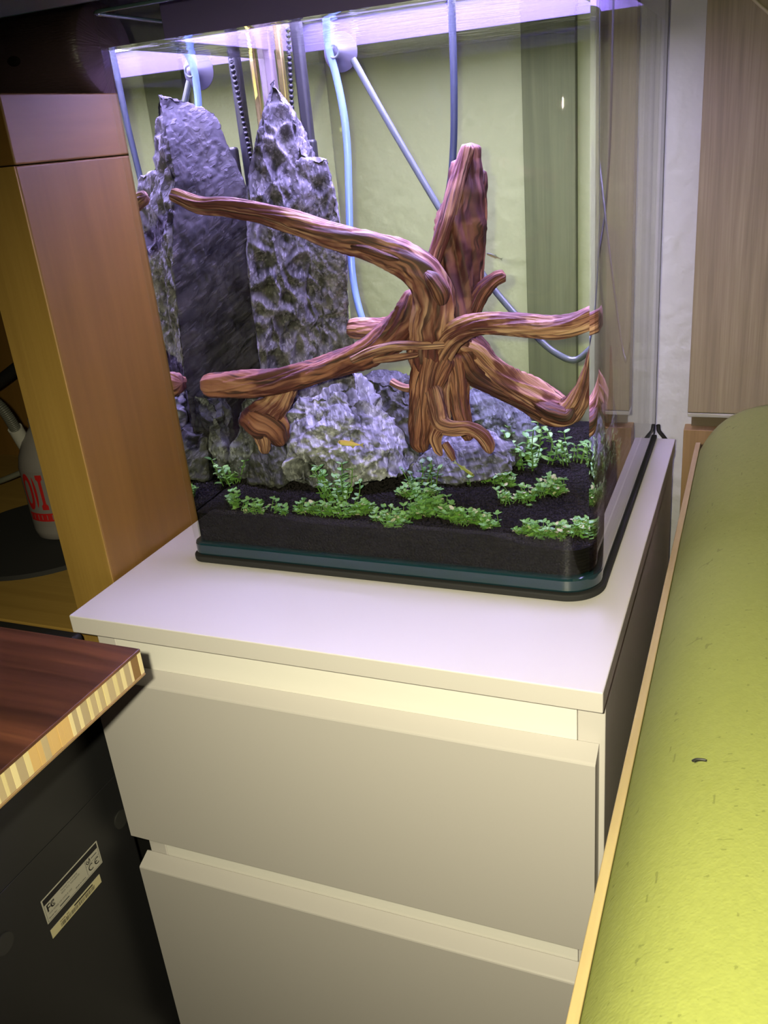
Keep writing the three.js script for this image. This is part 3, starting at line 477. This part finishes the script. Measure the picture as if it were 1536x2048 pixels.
  L('root', [[885, 850, -0.16, 15], [872, 875, -0.159, 12], [876, 898, -0.158, 9], [884, 912, -0.158, 4]], { seed: 22, knots: 0.2 });
  L('root', [[905, 700, -0.198, 32], [914, 760, -0.194, 26], [920, 815, -0.19, 20], [930, 855, -0.188, 18], [940, 882, -0.187, 10]], { seed: 24, furrow: 0.2, knots: 0.2, mat: M.woodRed });
  L('root', [[895, 740, -0.186, 12], [888, 790, -0.182, 10], [892, 835, -0.18, 9], [896, 850, -0.18, 5]], { seed: 25, knots: 0.2 });
  L('root', [[888, 885, -0.17, 7], [900, 905, -0.17, 8], [908, 922, -0.17, 5]], { seed: 26, knots: 0.2 });
  L('stub', [[930, 655, -0.212, 22], [945, 622, -0.212, 19], [966, 582, -0.214, 17], [992, 558, -0.216, 13], [1012, 550, -0.217, 11]], { seed: 28, furrow: 0.22, knots: 0.16, mat: M.woodRed });
  L('stub', [[694, 656, -0.235, 15], [715, 657, -0.235, 18], [770, 655, -0.23, 18], [830, 640, -0.222, 22]], { seed: 30, furrow: 0.2, knots: 0.1 });
  L('root', [[780, 762, -0.2, 8], [810, 776, -0.198, 8], [860, 778, -0.192, 10]], { seed: 32, knots: 0.2 });
}
{
  const w = thing('driftwood', 'short forked red brown wood chunk resting left of the pale stone', 'driftwood'), L = (name, st, o = {}) => part(name, limb(st, o), o.mat || M.wood, w);
  L('neck', [[583, 765, -0.156, 13], [574, 782, -0.156, 17], [556, 808, -0.155, 22], [530, 835, -0.154, 34], [512, 848, -0.154, 24]], { seed: 41, furrow: 0.26, knots: 0.2 });
  L('knuckle', [[492, 815, -0.152, 12], [505, 830, -0.151, 26], [525, 842, -0.15, 32], [545, 852, -0.152, 26], [560, 880, -0.156, 16], [566, 892, -0.157, 8]], { seed: 43, furrow: 0.3, knots: 0.24, mat: M.woodRed });
  L('tip', [[515, 852, -0.153, 22], [525, 875, -0.153, 16], [529, 895, -0.153, 12], [530, 908, -0.153, 7]], { seed: 45, furrow: 0.26, knots: 0.2 });
}

// ───────────────────────── plants ─────────────────────────
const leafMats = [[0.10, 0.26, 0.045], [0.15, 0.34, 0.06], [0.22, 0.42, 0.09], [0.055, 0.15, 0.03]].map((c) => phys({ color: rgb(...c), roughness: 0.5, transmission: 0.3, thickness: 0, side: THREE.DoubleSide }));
M.paleLeaf = std({ color: rgb(0.42, 0.40, 0.26), roughness: 0.7 }); M.stem = std({ color: rgb(0.10, 0.20, 0.04), roughness: 0.6 });
function leaf(p, dir, upv, len, wid, R) {               // a small cupped blade
  const z = dir.clone().normalize(), x = z.clone().cross(upv).normalize(), y = x.clone().cross(z), pos = [], idx = [], rows = [0, 0.25, 0.55, 0.85, 1], half = [0.12, 0.85, 1, 0.6, 0.02];
  rows.forEach((t, i) => [-1, 0, 1].forEach((s) => { const w = half[i] * wid * 0.5 * s, h = (s ? 0.16 : 0) * wid - t * t * len * 0.22; pos.push(p.x + z.x * t * len + x.x * w + y.x * h, p.y + z.y * t * len + x.y * w + y.y * h, p.z + z.z * t * len + x.z * w + y.z * h); }));
  for (let i = 0; i < 4; i++) for (let k = 0; k < 2; k++) { const a = i * 3 + k, b = a + 3; idx.push(a, a + 1, b, b, a + 1, b + 1); }
  const g = new THREE.BufferGeometry(); g.setAttribute('position', new THREE.Float32BufferAttribute(pos, 3)); g.setIndex(idx); g.computeVertexNormals(); return g;
}
const onSoil = (u, v) => { let y = 0.043, p; for (let i = 0; i < 6; i++) { p = atY(u, v, y); y = soilTop(p.x, p.z); } p.y = y; return p; };
const inside = (p) => { p.x = clamp(p.x, XL + 0.008, XR - 0.009); p.z = Math.min(p.z, ZF - 0.009); return p; };
function plant(label, group, at, o) {
  const { n = 8, spread = 0.012, height = 0.025, leafLen = 0.005, seed = 1, lean = 0.5, dark = 0 } = o, R = rng(seed), root = at, t = thing('water_plant', label, 'plant', [root.x, root.y, root.z], group), by = [[], [], [], []], stems = [];
  for (let i = 0; i < n; i++) {
    const a = R() * 6.283, r = Math.sqrt(R()) * spread, b = inside(V(root.x + Math.cos(a) * r, 0, root.z + Math.sin(a) * r * 0.7)); b.y = soilTop(b.x, b.z) - 0.001;
    const h = height * (0.45 + R() * 0.65), tip = inside(b.clone().add(V(Math.cos(a) * h * lean * R(), h, Math.sin(a) * h * lean * R()))), mid = b.clone().lerp(tip, 0.5).add(V((R() - 0.5) * 0.006, 0, (R() - 0.5) * 0.006)), c = new THREE.QuadraticBezierCurve3(b, mid, tip);
    stems.push(new THREE.TubeGeometry(c, 6, 0.0005, 5));
    const pairs = Math.max(2, Math.round(h / 0.0055));
    for (let k = 0; k < pairs; k++) {
      const s = (k + 0.7) / pairs, p = c.getPoint(Math.min(1, s)), ang = k * 1.7 + R() * 2;
      for (const q of [0, Math.PI]) { if (R() < 0.12) continue; const d = V(Math.cos(ang + q), 0.35 + R() * 0.6, Math.sin(ang + q)), L = leafLen * (0.7 + R() * 0.6); by[dark && R() < dark ? 3 : R() < 0.22 ? 2 : R() < 0.6 ? 1 : 0].push(leaf(p, d, V(0, 1, 0), L, L * 0.72, R)); }
    }
  }
  const shift = (g) => g.translate(-root.x, -root.y, -root.z);
  part('stems', shift(mergeGeometries(stems)), M.stem, t);
  by.forEach((list, i) => list.length && part('foliage', shift(mergeGeometries(list)), leafMats[i], t));
  return t;
}
function carpet(label, px, o) {                          // px: pixels that the creeping mat runs through
  let { seed = 1, n = 120, spread = 0.009, height = 0.0085, leafLen = 0.0041, pale = 0.06 } = o; n = Math.round(n * 0.6); const R = rng(seed), c = new THREE.CatmullRomCurve3(px.map(([u, v]) => onSoil(u, v)), false, 'centripetal'), o0 = c.getPoint(0.5), t = thing('carpet_plant', label, 'plant', [o0.x, o0.y, o0.z]), by = [[], [], [], []], stems = [], pale_ = [];
  for (let i = 0; i < n; i++) {
    const q = c.getPoint(R()), a = R() * 6.283, r = Math.pow(R(), 0.75) * spread * (0.25 + 0.95 * vn(q.x * 150, q.z * 150, seed)), b = inside(V(q.x + Math.cos(a) * r, 0, q.z + Math.sin(a) * r)); b.y = soilTop(b.x, b.z) - 0.0006;
    const h = height * (0.15 + Math.pow(R(), 1.4) * 1.15), tip = inside(b.clone().add(V((R() - 0.5) * 0.009, h, (R() - 0.5) * 0.009)));
    stems.push(new THREE.TubeGeometry(new THREE.LineCurve3(b, tip), 2, 0.00035, 4));
    for (let k = 0; k < 5; k++) { const A = k * 1.5 + R(), L = leafLen * (0.65 + R() * 0.6), p = b.clone().lerp(tip, k < 2 ? 0.55 : 1), g = leaf(p, V(Math.cos(A), 0.3 + R() * 0.8, Math.sin(A)), V(0, 1, 0), L, L * 0.72, R); (R() < pale ? pale_ : by[R() < 0.4 ? 2 : R() < 0.75 ? 1 : 0]).push(g); }
  }
  const shift = (g) => g.translate(-o0.x, -o0.y, -o0.z);
  part('stems', shift(mergeGeometries(stems)), M.stem, t);
  by.forEach((list, i) => list.length && part('foliage', shift(mergeGeometries(list)), leafMats[i], t));
  if (pale_.length) part('old_leaves', shift(mergeGeometries(pale_)), M.paleLeaf, t, 'faded cream leaves');
}
plant('leafy green stem plant at the left glass in front of the streaked stone', undefined, onSoil(462, 968), { n: 11, spread: 0.013, height: 0.026, leafLen: 0.0058, seed: 3 });
plant('bushy green stem plant in front of the large pale stone', undefined, onSoil(682, 1003), { n: 15, spread: 0.014, height: 0.032, leafLen: 0.006, seed: 5 });
plant('dark stem plant between the pale stone and the low stone', undefined, onSoil(842, 975), { n: 10, spread: 0.016, height: 0.02, leafLen: 0.0055, seed: 7, dark: 0.8 });
plant('tall leafy stem plant at the back right beside the slate stone', undefined, onSoil(1056, 932), { n: 18, spread: 0.022, height: 0.036, leafLen: 0.0068, seed: 9 });
plant('small green stem plant added for the mirrored view at the back right corner', undefined, onSoil(1150, 930), { n: 10, spread: 0.012, height: 0.034, leafLen: 0.006, seed: 10 });  // added plant in place of the mirrored view in the bent corner
carpet('thin creeping plant below the left stem plant', [[462, 998], [478, 1018], [512, 1028], [545, 1026], [572, 1028]], { seed: 11, n: 90, spread: 0.006 });
carpet('dense creeping plant left of centre near the front glass', [[605, 1026], [640, 1032], [680, 1032], [722, 1030], [735, 1022]], { seed: 12, n: 170, spread: 0.008 });
carpet('widest creeping plant in the middle of the front soil', [[762, 1036], [790, 1050], [830, 1034], [850, 1016], [880, 1026], [838, 1036]], { seed: 13, n: 260, spread: 0.010 });
carpet('creeping plant right of the widest one near the front', [[885, 1036], [920, 1048], [950, 1046], [990, 1058]], { seed: 14, n: 150, spread: 0.008 });
carpet('loose creeping plant behind the widest one', [[800, 992], [835, 998], [880, 992]], { seed: 15, n: 80, spread: 0.008 });
carpet('sparse creeping plant along the foot of the low stone', [[925, 975], [960, 964], [1000, 968], [1022, 975]], { seed: 16, n: 60, spread: 0.005 });
carpet('creeping plant in the middle of the right soil', [[1002, 1008], [1045, 1002], [1085, 988], [1110, 978], [1125, 995]], { seed: 17, n: 190, spread: 0.010, pale: 0.12 });
carpet('creeping plant in the front right corner', [[1045, 1068], [1075, 1072], [1110, 1078], [1145, 1070], [1170, 1066]], { seed: 18, n: 170, spread: 0.008, pale: 0.1 });

// ───────────────────────── fish ─────────────────────────
function fish(label, head, tail, z0, z1, fat, colours) {
  const A = atZ(head[0], head[1], z0), B = atZ(tail[0], tail[1], z1), len = A.distanceTo(B), t = thing('fish', label, 'fish', A.toArray());
  const x = B.clone().sub(A).normalize(), side = x.clone().cross(V(0, 1, 0)).normalize(), y = side.clone().cross(x), N = 26, K = 14, pos = [], idx = [], col = [];
  const P = (a, b, c) => [x.x * a + y.x * b + side.x * c, x.y * a + y.y * b + side.y * c, x.z * a + y.z * b + side.z * c];
  for (let i = 0; i <= N; i++) { const s = i / N, h = fat * len * (0.03 + Math.pow(Math.sin(Math.PI * Math.min(1, Math.pow(s, 0.62) * 0.98)), 0.85) * 0.5 + (s > 0.7 ? 0.09 : 0) * (s - 0.7)), w = h * 0.55; for (let k = 0; k < K; k++) { const a = k / K * 6.283; pos.push(...P(s * len * 0.82, Math.cos(a) * h, Math.sin(a) * w)); col.push(...mix3(colours[1], colours[0], clamp(0.5 + Math.cos(a) * 0.7, 0, 1))); } }
  for (let i = 0; i < N; i++) for (let k = 0; k < K; k++) { const a = i * K + k, b = i * K + (k + 1) % K; idx.push(a, b, a + K, b, b + K, a + K); }
  const g = new THREE.BufferGeometry(); g.setAttribute('position', new THREE.Float32BufferAttribute(pos, 3)); g.setAttribute('color', new THREE.Float32BufferAttribute(col, 3)); g.setIndex(idx); g.computeVertexNormals();
  part('body', g, std({ vertexColors: true, roughness: 0.35 }), t);
  const fin = (list, mat, name) => { const v = list.map(([a, b, c = 0]) => P(a * len, b * len, c * len)), gg = new THREE.BufferGeometry(), q = []; for (let i = 1; i < v.length - 1; i++) q.push(...v[0], ...v[i], ...v[i + 1]); gg.setAttribute('position', new THREE.Float32BufferAttribute(q, 3)); gg.computeVertexNormals(); part(name, gg, mat, t); };
  const fm = phys({ color: rgb(...colours[2]), roughness: 0.5, transmission: 0.35, thickness: 0, side: THREE.DoubleSide });
  fin([[0.79, 0], [0.99, 0.1], [0.93, 0], [0.99, -0.1]], fm, 'tail_fin'); fin([[0.42, fat * 0.4], [0.52, fat * 0.9], [0.62, fat * 0.35]], fm, 'dorsal_fin'); fin([[0.46, -fat * 0.4], [0.56, -fat * 0.85], [0.66, -fat * 0.3]], fm, 'anal_fin');
  for (const s of [-1, 1]) { const e = new THREE.SphereGeometry(len * 0.026, 10, 8), p = P(len * 0.08, fat * len * 0.09, s * fat * len * 0.14); e.translate(...p); part('eye', e, M.black, t); }
}
fish('small yellow fish in front of the large pale stone', [676, 884], [729, 891], -0.142, -0.142, 0.20, [[0.62, 0.40, 0.16], [0.72, 0.58, 0.20], [0.45, 0.38, 0.14]]);
fish('thin olive fish diving below the claw of the root', [949, 952], [906, 922], -0.165, -0.165, 0.14, [[0.14, 0.13, 0.03], [0.38, 0.42, 0.10], [0.5, 0.55, 0.4]]);
fish('tiny grey translucent fish right of the upright trunk', [973, 507], [1006, 519], -0.19, -0.19, 0.15, [[0.10, 0.11, 0.09], [0.34, 0.24, 0.20], [0.25, 0.28, 0.2]]);

// ───────────────────────── hoses, filter and cables in the tank ─────────────────────────
const line = (pts) => pts.map(([u, v, z]) => atZ(u, v, z));
M.blueHose = phys({ color: rgb(0.15, 0.24, 0.44), roughness: 0.25, clearcoat: 0.5 });
M.clearHose = phys({ color: rgb(0.17, 0.20, 0.19), roughness: 0.15, transmission: 0.55, thickness: 0, ior: 1.45 });
single('air_hose', tubeAlong(line([[652, 20, -0.31], [656, 90, -0.32], [672, 150, -0.325], [688, 230, -0.325], [695, 300, -0.325], [698, 400, -0.32], [701, 500, -0.315], [708, 570, -0.31], [722, 630, -0.3], [745, 690, -0.29]]), 0.0033, 120, 12), M.blueHose, 'light blue hose hanging down right of the tallest stone', 'hose');
single('clear_hose', tubeAlong(line([[706, 118, -0.335], [760, 215, -0.335], [830, 335, -0.335], [900, 450, -0.33], [985, 575, -0.325], [1060, 660, -0.32], [1110, 705, -0.318], [1150, 720, -0.316], [1190, 690, -0.316]]), 0.0030, 120, 12), M.clearHose, 'clear hose slanting across the back behind the driftwood', 'hose');  // last upward bend shapes the mirrored hose of the bent corner
single('power_cable', tubeAlong(line([[902, -40, -0.345], [905, 60, -0.345], [908, 180, -0.345], [907, 290, -0.345], [900, 370, -0.343], [880, 450, -0.342], [862, 520, -0.326], [848, 590, -0.32]]), 0.0031, 100, 10), std({ color: rgb(0.012, 0.018, 0.030), roughness: 0.45 }), 'dark blue black cable hanging behind the upright trunk', 'cable');
{
  const c = atZ(678, 104, -0.332), cup = thing('suction_cup', 'round clear suction cup holding the hoses near the water surface', 'suction cup', c.toArray());
  const prof = [[0, 0.008], [0.004, 0.008], [0.0055, 0.004], [0.010, 0.0005], [0.0155, -0.003], [0.0158, -0.0036], [0, -0.0036]].map(([r, y]) => new THREE.Vector2(r, y)), g = new THREE.LatheGeometry(prof, 40); g.rotateX(Math.PI / 2);
  part('cup', g, phys({ color: rgb(0.17, 0.165, 0.20), roughness: 0.3, transmission: 0.6, thickness: 0 }), cup);
  const r = new THREE.TorusGeometry(0.0048, 0.0011, 8, 24); r.translate(0, 0, 0.0115); part('clip', r, M.clearHose, cup);
}
{
  // upright filter in the back left corner: dark body, clear tube with a yellow metal core, ball chain
  const z = -0.335, C = atZ(560, 200, z), F = thing('internal_filter', 'dark upright filter with clear tube behind the tallest stone', 'filter', C.toArray()), L = (g) => g.translate(-C.x, -C.y, -C.z);
  const upright = (u, v, half, y0, y1, mat, name, zz = z, label) => { const p = atZ(u, v, zz), r = half * pxSize(p); return part(name, L(box(p.x - r, p.x + r, y0, y1, zz - r, zz + r, r * 0.6)), mat, F, label); };
  upright(603, 150, 10, 0.19, 0.425, M.blackIron, 'body'); upright(622, 280, 9, 0.19, 0.315, M.blackIron, 'body', z + 0.012); upright(540, 130, 9, 0.19, 0.42, std({ color: rgb(0.16, 0.13, 0.14), roughness: 0.3 }), 'riser_tube');
  upright(560, 110, 6, 0.30, 0.42, std({ color: rgb(0.75, 0.62, 0.22), roughness: 0.15, metalness: 0.9 }), 'metal_core', z, 'bright brass coloured core');
  const p0 = atZ(576, 60, z + 0.012), p1 = atZ(590, 330, z + 0.012), bead = new THREE.SphereGeometry(0.0022, 10, 8), bm = std({ color: rgb(0.03, 0.03, 0.035), roughness: 0.25, metalness: 0.6 }), balls = [];
  for (let i = 0; i < 26; i++) { const p = p0.clone().lerp(p1, i / 25); balls.push(bead.clone().translate(p.x, p.y, p.z)); }
  part('ball_chain', L(mergeGeometries(balls)), bm, F);
}

// ───────────────────────── things on and in the orange cabinet ─────────────────────────
{
  const r = 0.034, y = 0.3618 + r, z = -0.215, g = new THREE.CapsuleGeometry(r, 0.86, 10, 48, 1); 
  const pr = []; for (let i = 0; i <= 60; i++) { const t = i / 60, x = lerp(-0.47, 0.43, t), e = Math.min(1, Math.min(x + 0.47, 0.43 - x) / 0.012); pr.push(new THREE.Vector2(r * Math.sqrt(1 - (1 - e) ** 2) * (1 + 0.012 * Math.sin(x * 60)), x)); }
  const lg = new THREE.LatheGeometry(pr, 56); lg.rotateZ(-Math.PI / 2); g.dispose();
  const roll = thing('leather_roll', 'dark brown leather roll lying on top of the orange cabinet', 'roll', [-0.845, y, z]);
  part('cover', lg, phys({ color: rgb(0.12, 0.08, 0.085), roughness: 0.36, clearcoat: 0.25, clearcoatRoughness: 0.4, bumpScale: 0.0004, bumpMap: dataTex(256, 256, (u, v) => { const n = worley(u * 60, v * 60, 1)[0] * 255; return [n, n, n]; }, false, [3, 3]) }), roll);
  const p = atZ(30, 122, z + r * 0.96), q = p.clone().sub(roll.position), st = new THREE.SphereGeometry(0.0055, 20, 10); st.scale(1.5, 0.8, 0.5); st.translate(q.x, q.y, q.z); part('stud', st, std({ color: rgb(0.12, 0.1, 0.09), metalness: 0.8, roughness: 0.25 }), roll, 'small shiny metal stud');
}
{
  const b = atZ(95, 1045, -0.235), FY = -0.0598, at = V(-0.615, FY, -0.235);
  const mat = new THREE.CylinderGeometry(0.105, 0.105, 0.005, 64); mat.translate(-0.640, FY + 0.0027, -0.225); single('round_mat', mat, M.rubber, 'round black mat on the floor inside the orange cabinet', 'mat');
  const bottle = thing('bottle', 'grey plastic bottle with red lettering half hidden behind the cabinet edge', 'bottle', [at.x, FY + 0.0055, at.z]);
  const prof = [[0, 0], [0.026, 0], [0.032, 0.004], [0.0335, 0.012], [0.0335, 0.082], [0.031, 0.092], [0.024, 0.108], [0.016, 0.118], [0.013, 0.122], [0.013, 0.13], [0, 0.13]].map(([r, y]) => new THREE.Vector2(r, y));
  const label = canvasTex(2048, 1024, (c, w, h) => {
    c.fillStyle = '#6f6a68'; c.fillRect(0, 0, w, h); c.fillStyle = '#a01818';
    for (let x = -120; x < w; x += 500) { c.save(); c.translate(x, 700); c.scale(0.72, 3.0); c.font = 'bold 300px sans-serif'; c.fillText('OIL', 0, 0); c.restore(); c.fillRect(x, 770, 440, 150); c.fillStyle = '#6f6a68'; for (let k = 0; k < 7; k++) c.fillRect(x + 20 + k * 58, 800, 8, 90); c.fillStyle = '#a01818'; }
  });
  part('flask', new THREE.LatheGeometry(prof, 48), std({ color: rgb(0.17, 0.155, 0.15), roughness: 0.45 }), bottle);
  const band = new THREE.CylinderGeometry(0.0337, 0.0337, 0.062, 48, 1, true); band.translate(0, 0.05, 0); part('printed_label', band, std({ map: label, roughness: 0.45 }), bottle, 'red block lettering');
  const n0 = atZ(55, 898, -0.228).sub(bottle.position), n1 = atZ(30, 856, -0.215).sub(bottle.position), sp = discs(n0, n1, 0.0075, 20); part('spout', sp, std({ color: rgb(0.36, 0.35, 0.32), roughness: 0.4 }), bottle, 'white spout');
  const hp = [[31, 858, -0.215], [18, 836, -0.212], [2, 815, -0.21], [-30, 790, -0.21], [-80, 775, -0.215]].map(([u, v, zz]) => atZ(u, v, zz)), hc = new THREE.CatmullRomCurve3(hp), rings = [];
  for (let i = 0; i < 46; i++) { const p = hc.getPointAt(i / 46), t = hc.getTangentAt(i / 46), r = new THREE.TorusGeometry(0.0048, 0.0012, 6, 16); r.applyQuaternion(new THREE.Quaternion().setFromUnitVectors(V(0, 0, 1), t)); r.translate(p.x, p.y, p.z); rings.push(r); }
  const hose = thing('ribbed_hose', 'grey ribbed hose leading to the white spout of the bottle', 'hose', hp[0].toArray()); const Ls = (g) => g.translate(-hp[0].x, -hp[0].y, -hp[0].z);
  part('ribs', Ls(mergeGeometries(rings)), std({ color: rgb(0.10, 0.10, 0.085), roughness: 0.4 }), hose); part('core', Ls(new THREE.TubeGeometry(hc, 40, 0.0046, 10)), std({ color: rgb(0.05, 0.05, 0.045), roughness: 0.5 }), hose);
  single('cable', tubeAlong([[-60, 805, -0.34], [0, 762, -0.34], [42, 730, -0.34], [90, 694, -0.34]].map(([u, v, zz]) => atZ(u, v, zz)), 0.0075, 40, 10), M.black, 'thick black cable crossing the inside of the orange cabinet', 'cable');
  single('cable', tubeAlong([[-80, 985, -0.30], [0, 962, -0.30], [40, 946, -0.31], [80, 930, -0.32]].map(([u, v, zz]) => atZ(u, v, zz)), 0.0035, 40, 10), std({ color: rgb(0.12, 0.12, 0.09), roughness: 0.5 }), 'thin grey cable low inside the orange cabinet behind the mat', 'cable');
}
{
  const sh = thing('glass_shelf', 'dark glass shelf with teal edge high at the upper left', 'shelf', [-0.60, 0.405, 0.0]);
  part('pane', box(-0.4, 0.31, 0, 0.008, -0.069, 0.13, 0), phys({ color: rgb(0.13, 0.16, 0.18), roughness: 0.3 }), sh);
  part('ground_edge', box(-0.4, 0.31, -0.0001, 0.0081, -0.0705, -0.0688, 0), std({ color: rgb(0.01, 0.09, 0.085), roughness: 0.3 }), sh, 'teal ground edge');
}
single('cable', tubeAlong([[1316, 850, -0.462], [1318, 862, -0.463], [1326, 872, -0.465], [1340, 892, -0.467]].map(([u, v, z]) => atZ(u, v, z)), 0.0022, 30, 8), M.black, 'short black cable at the back right foot of the aquarium', 'cable');
single('pale_strip', tubeAlong([[1490, -20, -0.478], [1515, 6, -0.478], [1545, 32, -0.478]].map(([u, v, z]) => atZ(u, v, z)), 0.0016, 20, 6), std({ color: rgb(0.5, 0.44, 0.3), roughness: 0.6 }), 'thin pale strip across the top corner of the wood panel', 'strip');
renderer.render(scene, camera);
